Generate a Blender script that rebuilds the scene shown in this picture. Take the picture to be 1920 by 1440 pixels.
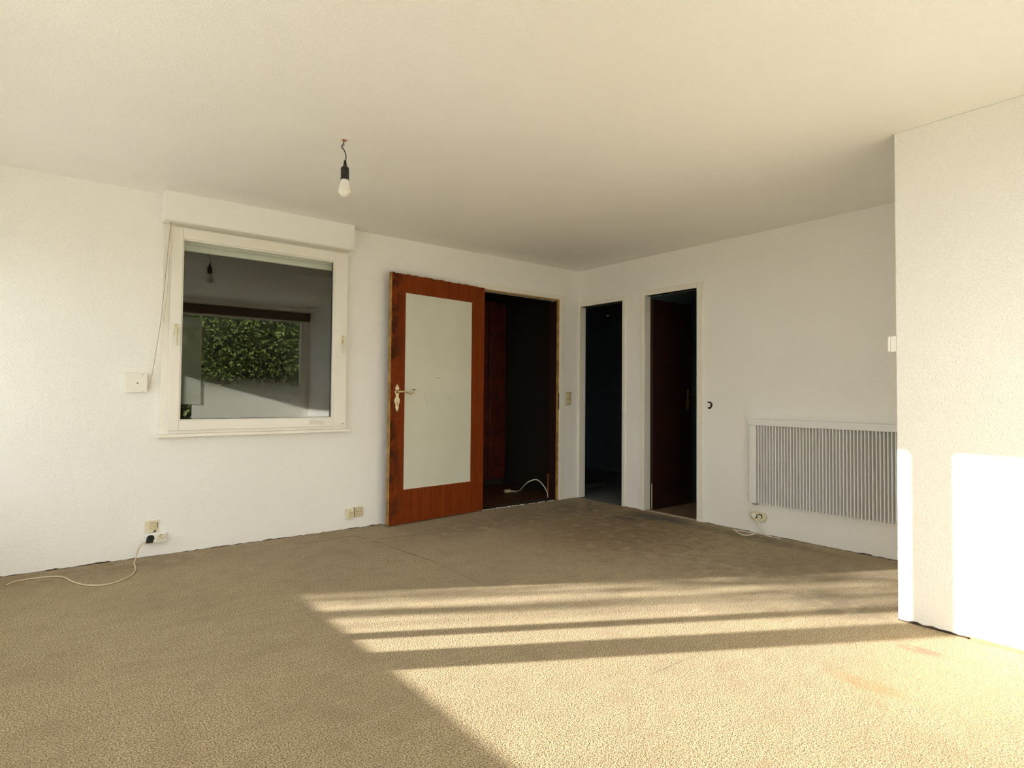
import bpy, bmesh, math, random
import numpy as np
from mathutils import Vector, Matrix

S = bpy.context.scene
COL = S.collection
for o in list(bpy.data.objects):
    bpy.data.objects.remove(o)

# ------------------------------------------------------------------ camera
F_PX, YAW, PITCH, ROLL, CAM_H = 1121.51, math.radians(51.7064), math.radians(1.58893), math.radians(0.49767), 1.08428
fw = Vector((math.cos(YAW) * math.cos(PITCH), math.sin(YAW) * math.cos(PITCH), math.sin(PITCH)))
rt = Vector((math.sin(YAW), -math.cos(YAW), 0))
up = rt.cross(fw)
r2 = rt * math.cos(ROLL) + up * math.sin(ROLL)
u2 = -rt * math.sin(ROLL) + up * math.cos(ROLL)
cd = bpy.data.cameras.new('camera')
cam = bpy.data.objects.new('camera', cd)
COL.objects.link(cam)
m = Matrix((r2, u2, -fw)).transposed().to_4x4()
m.translation = (0, 0, CAM_H)
cam.matrix_world = m
cd.sensor_width = 36
cd.lens = F_PX / 1920 * 36
cd.shift_x = -5.0 / 1920
cd.shift_y = -11.9 / 1920
cd.clip_start = 0.02
S.camera = cam

# ------------------------------------------------------------------ sky, sun, exposure
SUN_EL, SUN_DIR = math.radians(13.64), Vector((0.870, -0.493, 0)).normalized()   # the way the light travels
SUN_STRENGTH, SKY_STRENGTH = 19.5, 2.8
sun_data = bpy.data.lights.new('sun', 'SUN')
sun_data.energy = SUN_STRENGTH
sun_data.angle = math.radians(0.55)
sun_data.color = (1.0, 0.93, 0.835)
sun = bpy.data.objects.new('sun', sun_data)
COL.objects.link(sun)
d = Vector((SUN_DIR.x * math.cos(SUN_EL), SUN_DIR.y * math.cos(SUN_EL), -math.sin(SUN_EL)))
sun.rotation_euler = d.to_track_quat('-Z', 'Y').to_euler()
world = bpy.data.worlds.new('sky')
S.world = world
world.use_nodes = True
wn = world.node_tree
bg = wn.nodes['Background']
bg.inputs[0].default_value = (0.925, 0.95, 0.97, 1)      # thin bright haze all over the sky
bg.inputs[1].default_value = SKY_STRENGTH
S.view_settings.view_transform = 'Standard'
S.view_settings.look = 'None'
S.view_settings.gamma = 1
S.view_settings.exposure = 0.24
S.view_settings.use_curve_mapping = False
S.cycles.max_bounces = 14
S.cycles.diffuse_bounces = 8
S.cycles.glossy_bounces = 5
S.cycles.transparent_max_bounces = 20
S.cycles.sample_clamp_indirect = 12
S.cycles.use_denoising = True

# ------------------------------------------------------------------ room measures
YA, XB, XC, XD, YR, H = 4.580, 4.484, 3.306, -0.75, -0.30, 2.40
YC = 1.149          # end of the partition

# ------------------------------------------------------------------ material helpers
def new_mat(name):
    mt = bpy.data.materials.new(name)
    mt.use_nodes = True
    return mt, mt.node_tree, mt.node_tree.nodes['Principled BSDF']

def N(t, kind, **kw):
    n = t.nodes.new(kind)
    for k, v in kw.items():
        setattr(n, k, v)
    return n

def L(t, a, b):
    t.links.new(a, b)

def math_node(t, op, a, b=None, clamp=False):
    n = N(t, 'ShaderNodeMath', operation=op, use_clamp=clamp)
    for i, v in enumerate((a, b)):
        if v is None:
            continue
        if isinstance(v, (int, float)):
            n.inputs[i].default_value = v
        else:
            L(t, v, n.inputs[i])
    return n.outputs[0]

def mix_col(t, fac, a, b, mode='MIX'):
    n = N(t, 'ShaderNodeMix', data_type='RGBA', blend_type=mode)
    for sock, v in ((n.inputs[0], fac), (n.inputs[6], a), (n.inputs[7], b)):
        if isinstance(v, (int, float)):
            sock.default_value = v
        elif isinstance(v, tuple):
            sock.default_value = (*v, 1) if len(v) == 3 else v
        else:
            L(t, v, sock)
    return n.outputs[2]

def noise(t, scale, detail=3, rough=0.55, vec=None):
    n = N(t, 'ShaderNodeTexNoise')
    n.inputs['Scale'].default_value = scale
    n.inputs['Detail'].default_value = detail
    n.inputs['Roughness'].default_value = rough
    if vec is not None:
        L(t, vec, n.inputs['Vector'])
    return n.outputs['Fac']

def ramp(t, v, lo, hi):
    n = N(t, 'ShaderNodeMapRange', interpolation_type='SMOOTHSTEP')
    n.inputs[1].default_value = lo
    n.inputs[2].default_value = hi
    L(t, v, n.inputs[0])
    return n.outputs[0]

def simple(name, col, rough=0.5, metal=0.0, var=0.0, scale=30, bump=0.0, spec=0.5, coord='Object'):
    mt, t, b = new_mat(name)
    b.inputs['Base Color'].default_value = (*col, 1)
    b.inputs['Roughness'].default_value = rough
    b.inputs['Metallic'].default_value = metal
    b.inputs['Specular IOR Level'].default_value = spec
    tc = N(t, 'ShaderNodeTexCoord')
    if var:
        n = noise(t, scale, 4, vec=tc.outputs[coord])
        L(t, mix_col(t, ramp(t, n, 0.3, 0.7), tuple(c * (1 - var) for c in col), tuple(min(1, c * (1 + var)) for c in col)), b.inputs['Base Color'])
    if bump:
        n = noise(t, scale * 3, 3, vec=tc.outputs[coord])
        bp = N(t, 'ShaderNodeBump')
        bp.inputs['Strength'].default_value = bump
        bp.inputs['Distance'].default_value = 0.002
        L(t, n, bp.inputs['Height'])
        L(t, bp.outputs[0], b.inputs['Normal'])
    return mt

def wallpaper(name, col, bump=0.45):
    """woodchip wallpaper under white paint"""
    mt, t, b = new_mat(name)
    g = N(t, 'ShaderNodeNewGeometry')
    n1 = noise(t, 130, 2, 0.5, g.outputs['Position'])
    n2 = noise(t, 45, 3, 0.6, g.outputs['Position'])
    big = noise(t, 1.3, 2, 0.5, g.outputs['Position'])
    h = math_node(t, 'ADD', ramp(t, n1, 0.42, 0.75), math_node(t, 'MULTIPLY', n2, 0.8))
    bp = N(t, 'ShaderNodeBump')
    bp.inputs['Strength'].default_value = bump
    bp.inputs['Distance'].default_value = 0.0035
    L(t, h, bp.inputs['Height'])
    L(t, bp.outputs[0], b.inputs['Normal'])
    L(t, mix_col(t, ramp(t, big, 0.3, 0.7), tuple(c * 0.975 for c in col), col), b.inputs['Base Color'])
    b.inputs['Roughness'].default_value = 0.85
    b.inputs['Specular IOR Level'].default_value = 0.2
    return mt

M = {}
M['wall'] = wallpaper('wall_paint', (0.905, 0.893, 0.862))
M['ceiling'] = wallpaper('ceiling_paint', (0.905, 0.893, 0.862), 0.4)
M['lacquer'] = simple('white_lacquer', (0.84, 0.81, 0.74), 0.38, var=0.02, scale=6)
M['pvc'] = simple('white_window_paint', (0.84, 0.81, 0.74), 0.3, var=0.015, scale=5)
M['plastic'] = simple('white_plastic', (0.84, 0.83, 0.79), 0.35)
M['ivory'] = simple('ivory_plastic', (0.74, 0.68, 0.50), 0.35)
M['cream'] = simple('cream_plastic', (0.62, 0.55, 0.36), 0.35)
M['dark_gap'] = simple('dark_gap', (0.02, 0.016, 0.012), 0.9)
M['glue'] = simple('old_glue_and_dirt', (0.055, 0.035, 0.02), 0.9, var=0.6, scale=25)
M['batten'] = simple('floor_batten', (0.34, 0.17, 0.07), 0.7, var=0.3, scale=12)
M['black'] = simple('black_bakelite', (0.012, 0.011, 0.010), 0.28)
M['cable_white'] = simple('white_cable', (0.78, 0.72, 0.62), 0.4)
M['cable_beige'] = simple('beige_cable', (0.62, 0.50, 0.34), 0.45)
M['rust'] = simple('brick_dust', (0.33, 0.10, 0.05), 0.9, var=0.4, scale=200)
M['plaster'] = simple('bare_plaster', (0.80, 0.72, 0.64), 0.9)
M['radiator'] = simple('radiator_enamel', (0.80, 0.80, 0.80), 0.35)
M['rad_back'] = simple('radiator_back', (0.74, 0.73, 0.72), 0.5)
M['brass'] = simple('worn_brass', (0.72, 0.58, 0.30), 0.35, 0.7, var=0.25, scale=60)
M['brass_pale'] = simple('pale_brass', (0.86, 0.75, 0.50), 0.45, 0.25, var=0.12, scale=90)
M['brass_dark'] = simple('dark_brass', (0.30, 0.20, 0.08), 0.4, 0.6)
M['gold_wood'] = simple('bare_pine_edge', (0.36, 0.21, 0.06), 0.6, var=0.35, scale=14)
M['steel'] = simple('dull_steel', (0.5, 0.5, 0.48), 0.35, 0.9)
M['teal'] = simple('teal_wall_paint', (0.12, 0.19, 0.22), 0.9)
M['dark_ceiling'] = simple('dim_room_ceiling', (0.03, 0.022, 0.018), 0.9)
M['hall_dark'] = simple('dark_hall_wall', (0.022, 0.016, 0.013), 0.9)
M['mahogany'] = simple('dark_mahogany', (0.085, 0.011, 0.005), 0.45, var=0.4, scale=7)
M['dark_floor'] = simple('dark_floor_covering', (0.03, 0.025, 0.02), 0.8, var=0.3, scale=9)
M['blue_carpet'] = simple('blue_grey_carpet', (0.10, 0.11, 0.12), 0.95, var=0.3, scale=60)
M['hall_floor'] = simple('brown_hall_floor', (0.10, 0.045, 0.02), 0.35, var=0.3, scale=6)
M['lino'] = simple('grey_brown_lino', (0.20, 0.145, 0.09), 0.5, var=0.15, scale=12)
M['carton'] = simple('dark_carton', (0.05, 0.05, 0.055), 0.7)
M['soil'] = simple('garden_ground', (0.13, 0.13, 0.07), 0.95, var=0.4, scale=3)
M['bark'] = simple('bark', (0.10, 0.07, 0.045), 0.9, var=0.4, scale=20)
M['outer'] = simple('outer_render', (0.70, 0.68, 0.62), 0.9)
M['brown_guide'] = simple('brown_shutter_guide', (0.26, 0.14, 0.08), 0.6)
M['screen_white'] = None
M['strap'] = simple('shutter_strap_weave', (0.55, 0.46, 0.32), 0.8)

def wood_brown(name, worn):
    mt, t, b = new_mat(name)
    tc = N(t, 'ShaderNodeTexCoord')
    mp = N(t, 'ShaderNodeMapping')
    mp.inputs['Scale'].default_value = (1, 1, 0.08)
    L(t, tc.outputs['Object'], mp.inputs['Vector'])
    g1 = noise(t, 34, 4, 0.6, mp.outputs[0])
    g2 = noise(t, 6, 4, 0.6, tc.outputs['Object'])
    c = mix_col(t, ramp(t, g1, 0.3, 0.7), (0.165, 0.029, 0.0035), (0.215, 0.041, 0.006))
    if worn:
        # dark hand grime along the lock side, strongest at two heights
        sx = N(t, 'ShaderNodeSeparateXYZ')
        L(t, tc.outputs['Object'], sx.inputs[0])
        edge = ramp(t, sx.outputs[0], 0.16, 0.0)
        f = math_node(t, 'MULTIPLY', ramp(t, g2, 0.42, 0.58), edge)
        c = mix_col(t, math_node(t, 'MULTIPLY', f, 0.85), c, (0.03, 0.012, 0.004))
    L(t, c, b.inputs['Base Color'])
    b.inputs['Roughness'].default_value = 0.55
    b.inputs['Specular IOR Level'].default_value = 0.1
    return mt
M['door_brown'] = wood_brown('red_brown_door', True)
M['door_dark'] = simple('dark_brown_door', (0.026, 0.007, 0.004), 0.5, var=0.3, scale=7)

def frosted():
    mt, t, b = new_mat('frosted_door_glass')
    tc = N(t, 'ShaderNodeTexCoord')
    n = noise(t, 2.2, 3, 0.6, tc.outputs['Object'])
    n2 = noise(t, 18, 3, 0.7, tc.outputs['Object'])
    c = mix_col(t, ramp(t, n, 0.3, 0.75), (0.64, 0.64, 0.53), (0.70, 0.69, 0.59))
    c = mix_col(t, math_node(t, 'MULTIPLY', ramp(t, n2, 0.66, 0.8), 0.35), c, (0.45, 0.44, 0.35))
    L(t, c, b.inputs['Base Color'])
    b.inputs['Roughness'].default_value = 0.4
    return mt
M['frosted'] = frosted()

def thin_glass(name, f0, tint=(1, 1, 1), rough=0.0):
    mt, t, b = new_mat(name)
    t.nodes.remove(b)
    g = N(t, 'ShaderNodeNewGeometry')
    dt = N(t, 'ShaderNodeVectorMath', operation='DOT_PRODUCT')
    L(t, g.outputs['Normal'], dt.inputs[0])
    L(t, g.outputs['Incoming'], dt.inputs[1])
    c = math_node(t, 'ABSOLUTE', dt.outputs['Value'])
    p5 = math_node(t, 'POWER', math_node(t, 'SUBTRACT', 1.0, c), 5.0)
    fr = math_node(t, 'ADD', f0, math_node(t, 'MULTIPLY', p5, 1 - f0), clamp=True)
    tr = N(t, 'ShaderNodeBsdfTransparent')
    tr.inputs[0].default_value = (*tint, 1)
    gl = N(t, 'ShaderNodeBsdfAnisotropic')
    gl.inputs['Roughness'].default_value = rough
    gl.inputs['Color'].default_value = (1, 1, 1, 1)
    mx = N(t, 'ShaderNodeMixShader')
    L(t, fr, mx.inputs[0])
    L(t, tr.outputs[0], mx.inputs[1])
    L(t, gl.outputs[0], mx.inputs[2])
    L(t, mx.outputs[0], t.nodes['Material Output'].inputs[0])
    return mt
M['glass'] = thin_glass('window_glass', 0.055, (0.93, 0.96, 0.94))
M['clear_glass'] = thin_glass('clear_glass', 0.045, (0.97, 0.98, 0.97))

def screen(name, col, cover, z0=None, z1=None):
    """fine white film over the glass; with z0, z1 it thins out upwards"""
    mt, t, b = new_mat(name)
    t.nodes.remove(b)
    tr = N(t, 'ShaderNodeBsdfTransparent')
    df = N(t, 'ShaderNodeBsdfDiffuse')
    df.inputs[0].default_value = (*col, 1)
    mx = N(t, 'ShaderNodeMixShader')
    mx.inputs[0].default_value = cover
    if z0 is not None:
        tc = N(t, 'ShaderNodeTexCoord')
        sx = N(t, 'ShaderNodeSeparateXYZ')
        L(t, tc.outputs['Object'], sx.inputs[0])
        n = noise(t, 25, 4, 0.6, tc.outputs['Object'])
        zz = math_node(t, 'ADD', sx.outputs[2], math_node(t, 'MULTIPLY', n, 0.12))
        L(t, math_node(t, 'MULTIPLY', ramp(t, zz, z1, z0), cover), mx.inputs[0])
    L(t, tr.outputs[0], mx.inputs[1])
    L(t, df.outputs[0], mx.inputs[2])
    L(t, mx.outputs[0], t.nodes['Material Output'].inputs[0])
    return mt
M['net'] = screen('dust_film', (0.90, 0.89, 0.84), 0.85, 1.0, 1.4)
M['net_dense'] = screen('dense_net', (0.80, 0.83, 0.74), 0.5)

def leaf_mat(name, a, bcol):
    mt, t, b = new_mat(name)
    g = N(t, 'ShaderNodeObjectInfo')
    tc = N(t, 'ShaderNodeTexCoord')
    n = noise(t, 9, 2, 0.6, tc.outputs['Object'])
    L(t, mix_col(t, ramp(t, n, 0.35, 0.65), a, bcol), b.inputs['Base Color'])
    b.inputs['Roughness'].default_value = 0.4
    return mt
M['leaf'] = leaf_mat('hedge_leaf', (0.07, 0.11, 0.025), (0.26, 0.31, 0.08))
M['twig_leaf'] = leaf_mat('shrub_leaf', (0.05, 0.09, 0.02), (0.12, 0.16, 0.04))

def carpet():
    mt, t, b = new_mat('beige_loop_carpet')
    g = N(t, 'ShaderNodeNewGeometry')
    pos = g.outputs['Position']
    fine = noise(t, 190, 2, 0.6, pos)
    mid = noise(t, 88, 3, 0.65, pos)
    big = noise(t, 1.6, 4, 0.6, pos)
    mott = noise(t, 7, 4, 0.6, pos)
    c = mix_col(t, ramp(t, fine, 0.38, 0.62), (0.130, 0.088, 0.037), (0.555, 0.432, 0.245))
    c = mix_col(t, math_node(t, 'MULTIPLY', ramp(t, mid, 0.5, 0.8), 0.45), c, (0.58, 0.468, 0.285))
    c = mix_col(t, math_node(t, 'MULTIPLY', ramp(t, mid, 0.47, 0.25), 0.4), c, (0.15, 0.118, 0.07))
    c = mix_col(t, math_node(t, 'MULTIPLY', ramp(t, mott, 0.45, 0.75), 0.38), c, (0.22, 0.15, 0.075))
    c = mix_col(t, math_node(t, 'MULTIPLY', ramp(t, big, 0.42, 0.7), 0.30), c, (0.22, 0.15, 0.075))
    ms_ = N(t, 'ShaderNodeMapping')
    ms_.inputs['Rotation'].default_value = (0, 0, math.radians(-35))
    ms_.inputs['Scale'].default_value = (7, 34, 1)
    L(t, pos, ms_.inputs['Vector'])
    streak = noise(t, 1.0, 3, 0.6, ms_.outputs[0])
    c = mix_col(t, math_node(t, 'MULTIPLY', ramp(t, streak, 0.48, 0.72), 0.22), c, (0.23, 0.16, 0.085))
    c = mix_col(t, math_node(t, 'MULTIPLY', ramp(t, streak, 0.48, 0.28), 0.16), c, (0.50, 0.42, 0.27))

    def stain(c, cx, cy, rx, ry, rot, col, strength, nz=0.5, nscale=14, soft=0.25):
        mp = N(t, 'ShaderNodeMapping', vector_type='TEXTURE')
        mp.inputs['Location'].default_value = (cx, cy, 0)
        mp.inputs['Rotation'].default_value = (0, 0, math.radians(rot))
        mp.inputs['Scale'].default_value = (rx, ry, 1)
        L(t, pos, mp.inputs['Vector'])
        ln = N(t, 'ShaderNodeVectorMath', operation='LENGTH')
        L(t, mp.outputs[0], ln.inputs[0])
        mask = ramp(t, ln.outputs['Value'], 1.0, soft)
        n = noise(t, nscale, 4, 0.65, pos)
        f = math_node(t, 'MULTIPLY', mask, ramp(t, n, nz - 0.12, nz + 0.12))
        return mix_col(t, math_node(t, 'MULTIPLY', f, strength), c, col)

    # walked-in soiling towards the doors; wide patches also hold painted far-floor shade
    c = stain(c, 3.85, 3.45, 1.55, 1.15, 30, (0.185, 0.102, 0.018), 0.9, 0.40, 9, 0.15)
    c = stain(c, 3.0, 4.1, 1.3, 0.5, 5, (0.165, 0.10, 0.030), 0.7, 0.44, 9, 0.1)
    c = stain(c, 3.6, 2.9, 1.2, 1.3, 0, (0.10, 0.058, 0.018), 0.5, 0.56, 13, 0.2)
    c = stain(c, 0.3, 4.4, 1.6, 0.35, 0, (0.16, 0.10, 0.04), 0.5, 0.45, 9, 0.0)
    c = stain(c, 4.18, 3.55, 0.40, 0.30, 0, (0.045, 0.033, 0.018), 0.85, 0.50, 11)
    c = stain(c, 4.32, 3.35, 0.14, 0.42, 0, (0.035, 0.03, 0.02), 0.9, 0.40, 16)
    c = stain(c, 4.10, 4.15, 0.50, 0.35, 20, (0.06, 0.043, 0.02), 0.7, 0.50, 9)
    c = stain(c, 4.30, 2.55, 0.13, 1.0, 0, (0.10, 0.065, 0.025), 0.6, 0.42, 12)
    c = stain(c, 3.55, 2.0, 0.9, 0.55, -30, (0.16, 0.105, 0.045), 0.45, 0.45, 8)
    c = stain(c, 3.28, 1.45, 0.30, 0.42, 0, (0.11, 0.075, 0.035), 0.55, 0.42, 10)
    # reddish and brown spills near the partition
    c = stain(c, 2.985, 0.955, 0.06, 0.12, 8, (0.32, 0.095, 0.055), 0.85, 0.40, 26)
    c = stain(c, 3.03, 1.04, 0.025, 0.06, 20, (0.33, 0.14, 0.08), 0.5, 0.44, 30)
    c = stain(c, 2.985, 0.62, 0.03, 0.06, 0, (0.32, 0.12, 0.07), 0.5, 0.44, 30)
    c = stain(c, 2.47, 0.96, 0.075, 0.19, 2, (0.33, 0.165, 0.05), 0.75, 0.40, 22)
    c = stain(c, 2.75, 0.78, 0.7, 0.5, 0, (0.47, 0.34, 0.16), 0.35, 0.4, 7, 0.0)
    # pressed seams and cut lines
    for cx, cy, hl, rot, w, s in ((1.90, 4.26, 0.12, -75, 0.010, 0.6), (1.935, 4.06, 0.10, -72, 0.012, 0.75), (1.985, 3.62, 0.40, -84, 0.011, 0.62),
                                  (2.0, 3.0, 0.34, -91, 0.009, 0.4), (2.20, 4.10, 0.28, -8, 0.012, 0.65), (2.55, 4.18, 0.3, 4, 0.012, 0.45),
                                  (1.98, 1.515, 0.14, 0, 0.006, 0.6), (2.15, 1.51, 0.2, 0, 0.004, 0.35), (1.70, 4.33, 0.3, 4, 0.016, 0.5)):
        c = stain(c, cx, cy, hl, w, rot, (0.10, 0.066, 0.03), s, 0.36, 40, 0.5)
    c = stain(c, 2.62, 1.83, 0.05, 0.02, 0, (0.5, 0.45, 0.36), 0.5, 0.45, 40)
    L(t, c, b.inputs['Base Color'])
    b.inputs['Roughness'].default_value = 0.97
    b.inputs['Specular IOR Level'].default_value = 0.1
    b.inputs['Sheen Weight'].default_value = 0.15
    vo = N(t, 'ShaderNodeTexVoronoi')
    vo.inputs['Scale'].default_value = 240
    L(t, pos, vo.inputs['Vector'])
    hh = math_node(t, 'ADD', math_node(t, 'MULTIPLY', vo.outputs['Distance'], -1.0), math_node(t, 'MULTIPLY', mid, 1.6))
    bp = N(t, 'ShaderNodeBump')
    bp.inputs['Strength'].default_value = 0.6
    bp.inputs['Distance'].default_value = 0.004
    L(t, hh, bp.inputs['Height'])
    L(t, bp.outputs[0], b.inputs['Normal'])
    return mt
M['carpet'] = carpet()

# ------------------------------------------------------------------ mesh helpers
class MB:
    def __init__(s):
        s.v, s.f = [], []
    def add(s, vs, fs):
        n = len(s.v)
        s.v += [tuple(v) for v in vs]
        s.f += [tuple(i + n for i in f) for f in fs]
        return s
    def box(s, x0, x1, y0, y1, z0, z1):
        vs = [(x, y, z) for x in (x0, x1) for y in (y0, y1) for z in (z0, z1)]
        return s.add(vs, [(0, 1, 3, 2), (4, 6, 7, 5), (0, 4, 5, 1), (2, 3, 7, 6), (0, 2, 6, 4), (1, 5, 7, 3)])
    def tube(s, pts, r, n=8, smooth=6):
        P = [Vector(p) for p in pts]
        if smooth and len(P) > 2:
            Q = []
            E = [P[0] * 2 - P[1]] + P + [P[-1] * 2 - P[-2]]
            for i in range(1, len(E) - 2):
                a, b, c, e = E[i - 1], E[i], E[i + 1], E[i + 2]
                for k in range(smooth):
                    u = k / smooth
                    Q.append(0.5 * ((2 * b) + (c - a) * u + (2 * a - 5 * b + 4 * c - e) * u * u + (3 * b - a - 3 * c + e) * u ** 3))
            P = Q + [P[-1]]
        base = len(s.v)
        t0 = (P[1] - P[0]).normalized()
        nrm = t0.orthogonal().normalized()
        rings = []
        for i, p in enumerate(P):
            tt = (P[min(i + 1, len(P) - 1)] - P[max(i - 1, 0)]).normalized()
            nrm = (nrm - tt * nrm.dot(tt)).normalized()
            bn = tt.cross(nrm)
            rr = r(i / (len(P) - 1)) if callable(r) else r
            rings.append([p + (nrm * math.cos(2 * math.pi * k / n) + bn * math.sin(2 * math.pi * k / n)) * rr for k in range(n)])
        fs = []
        for i in range(len(rings) - 1):
            for k in range(n):
                fs.append((i * n + k, i * n + (k + 1) % n, (i + 1) * n + (k + 1) % n, (i + 1) * n + k))
        fs.append(tuple(range(n - 1, -1, -1)))
        fs.append(tuple((len(rings) - 1) * n + k for k in range(n)))
        return s.add([v for rg in rings for v in rg], fs)
    def lathe(s, prof, n=24, axis='z', origin=(0, 0, 0)):
        """prof: list of (radius, height) from one end to the other"""
        vs, fs = [], []
        for r, h in prof:
            for k in range(n):
                a = 2 * math.pi * k / n
                p = (r * math.cos(a), r * math.sin(a), h)
                if axis == 'y':
                    p = (p[0], h, p[1])
                if axis == 'x':
                    p = (h, p[0], p[1])
                vs.append(tuple(p[i] + origin[i] for i in range(3)))
        for i in range(len(prof) - 1):
            for k in range(n):
                fs.append((i * n + k, i * n + (k + 1) % n, (i + 1) * n + (k + 1) % n, (i + 1) * n + k))
        fs.append(tuple(range(n)))
        fs.append(tuple((len(prof) - 1) * n + k for k in range(n)))
        return s.add(vs, fs)
    def prism(s, poly, y0, y1):
        """polygon in x,z extruded along y"""
        n = len(poly)
        vs = [(x, y0, z) for x, z in poly] + [(x, y1, z) for x, z in poly]
        fs = [tuple(range(n)), tuple(range(2 * n - 1, n - 1, -1))]
        fs += [(i, (i + 1) % n, (i + 1) % n + n, i + n) for i in range(n)]
        return s.add(vs, fs)

def build(name, mb, mat, parent=None, bevel=0.0, smooth=False, seg=2):
    me = bpy.data.meshes.new(name)
    me.from_pydata(mb.v, [], mb.f)
    bm = bmesh.new()
    bm.from_mesh(me)
    bmesh.ops.recalc_face_normals(bm, faces=bm.faces)
    bm.to_mesh(me)
    bm.free()
    me.materials.append(mat)
    if smooth:
        me.polygons.foreach_set('use_smooth', [True] * len(me.polygons))
        me.set_sharp_from_angle(angle=math.radians(40))
    o = bpy.data.objects.new(name, me)
    COL.objects.link(o)
    if parent is not None:
        o.parent = parent
    if bevel:
        md = o.modifiers.new('edge', 'BEVEL')
        md.width = bevel
        md.segments = seg
        md.limit_method = 'ANGLE'
    return o

def box(name, b, mat, parent=None, bevel=0.0):
    return build(name, MB().box(*b), mat, parent, bevel)

def tag(o, label, cat=None, group=None, kind=None):
    o['label'] = label
    if cat:
        o['category'] = cat
    if group:
        o['group'] = group
    if kind:
        o['kind'] = kind
    return o

def empty(name, loc=(0, 0, 0), rz=0.0, label=None, cat=None, group=None, kind=None):
    o = bpy.data.objects.new(name, None)
    o.empty_display_size = 0.1
    COL.objects.link(o)
    o.location = loc
    o.rotation_euler = (0, 0, rz)
    if label:
        tag(o, label, cat, group, kind)
    elif kind:
        o['kind'] = kind
    return o

def struct(o, label=None):
    o['kind'] = 'structure'
    if label:
        o['label'] = label
    return o

ON_A, ON_B, ON_D, ON_R = 0.0, -math.pi / 2, math.pi / 2, math.pi   # local x along the wall, local y into it, z up
def at_A(x, z, off=0.0):
    return (x, YA - off, z)
def at_B(y, z, off=0.0):
    return (XB - off, y, z)

def wall(name, axis, p0, p1, u0, u1, z0, z1, holes, mat):
    """solid wall with rectangular openings; axis 'y': plane y=p0..p1 spanning x; 'x': plane x=p0..p1 spanning y"""
    us = sorted({u0, u1, *[h[0] for h in holes], *[h[1] for h in holes]})
    zs = sorted({z0, z1, *[h[2] for h in holes], *[h[3] for h in holes]})
    us = [u for u in us if u0 <= u <= u1]
    zs = [z for z in zs if z0 <= z <= z1]
    nu, nz = len(us) - 1, len(zs) - 1
    def solid(i, j):
        if i < 0 or j < 0 or i >= nu or j >= nz:
            return False
        u, z = (us[i] + us[i + 1]) / 2, (zs[j] + zs[j + 1]) / 2
        return not any(h[0] < u < h[1] and h[2] < z < h[3] for h in holes)
    def P(u, p, z):
        return (u, p, z) if axis == 'y' else (p, u, z)
    mb = MB()
    for i in range(nu):
        for j in range(nz):
            if not solid(i, j):
                continue
            a, b, c, e = us[i], us[i + 1], zs[j], zs[j + 1]
            for p in (p0, p1):
                mb.add([P(a, p, c), P(b, p, c), P(b, p, e), P(a, p, e)], [(0, 1, 2, 3)])
            for di, dj, q in ((-1, 0, ((a, c), (a, e))), (1, 0, ((b, c), (b, e))), (0, -1, ((a, c), (b, c))), (0, 1, ((a, e), (b, e)))):
                if not solid(i + di, j + dj):
                    (ua, za), (ub, zb) = q
                    mb.add([P(ua, p0, za), P(ub, p0, zb), P(ub, p1, zb), P(ua, p1, za)], [(0, 1, 2, 3)])
    me_o = build(name, mb, mat)
    bm = bmesh.new()
    bm.from_mesh(me_o.data)
    bmesh.ops.remove_doubles(bm, verts=bm.verts, dist=1e-5)
    bmesh.ops.recalc_face_normals(bm, faces=bm.faces)
    bm.to_mesh(me_o.data)
    bm.free()
    return struct(me_o)

# ------------------------------------------------------------------ room shell
XE, YE = 7.2, 7.6
struct(box('floor', (XD - 0.1, XB, YR - 0.12, YA, -0.12, 0.0), M['carpet']), 'beige speckled carpet, worn and stained towards the doors')
struct(box('ceiling', (XD - 0.12, XE, YR - 0.14, YE, H, H + 0.2), M['ceiling']), 'white woodchip ceiling')
WIN_A = (0.665, 1.865, 0.83, 2.19)
DOOR_A = (3.215, 4.206, 0.0, 2.072)
D2 = (3.955, 4.558, 0.0, 2.018)
D3 = (3.104, 3.686, 0.0, 2.030)
WIN_D = (1.03, 4.381, 0.516, 1.976)
WIN_R = (-0.60, 3.225, 0.04, 2.215)
WIN_FILL = (3.53, 4.40, 0.04, 2.215)      # unseen glazed opening added behind the partition for fill light
struct(wall('wall_back', 'y', YA, YA + 0.13, XD - 0.12, XB + 0.08, 0, H, [WIN_A, DOOR_A], M['wall']), 'white woodchip wall with the interior window and brown door')
struct(wall('wall_right', 'x', XB, XB + 0.08, YR - 0.12, YA, 0, H, [D2, D3], M['wall']), 'white woodchip wall with two narrow doorways and the radiator')
struct(wall('wall_left', 'x', XD - 0.12, XD, YR - 0.12, YA, 0, H, [WIN_D], M['wall']))
struct(wall('wall_front', 'y', YR - 0.12, YR, XD, XB, 0, H, [WIN_R, WIN_FILL], M['wall']))
struct(box('wall_partition', (XC, XC + 0.14, YR, YC, 0, H), M['wall'], bevel=0.004), 'white woodchip partition catching the low sun')

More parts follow.
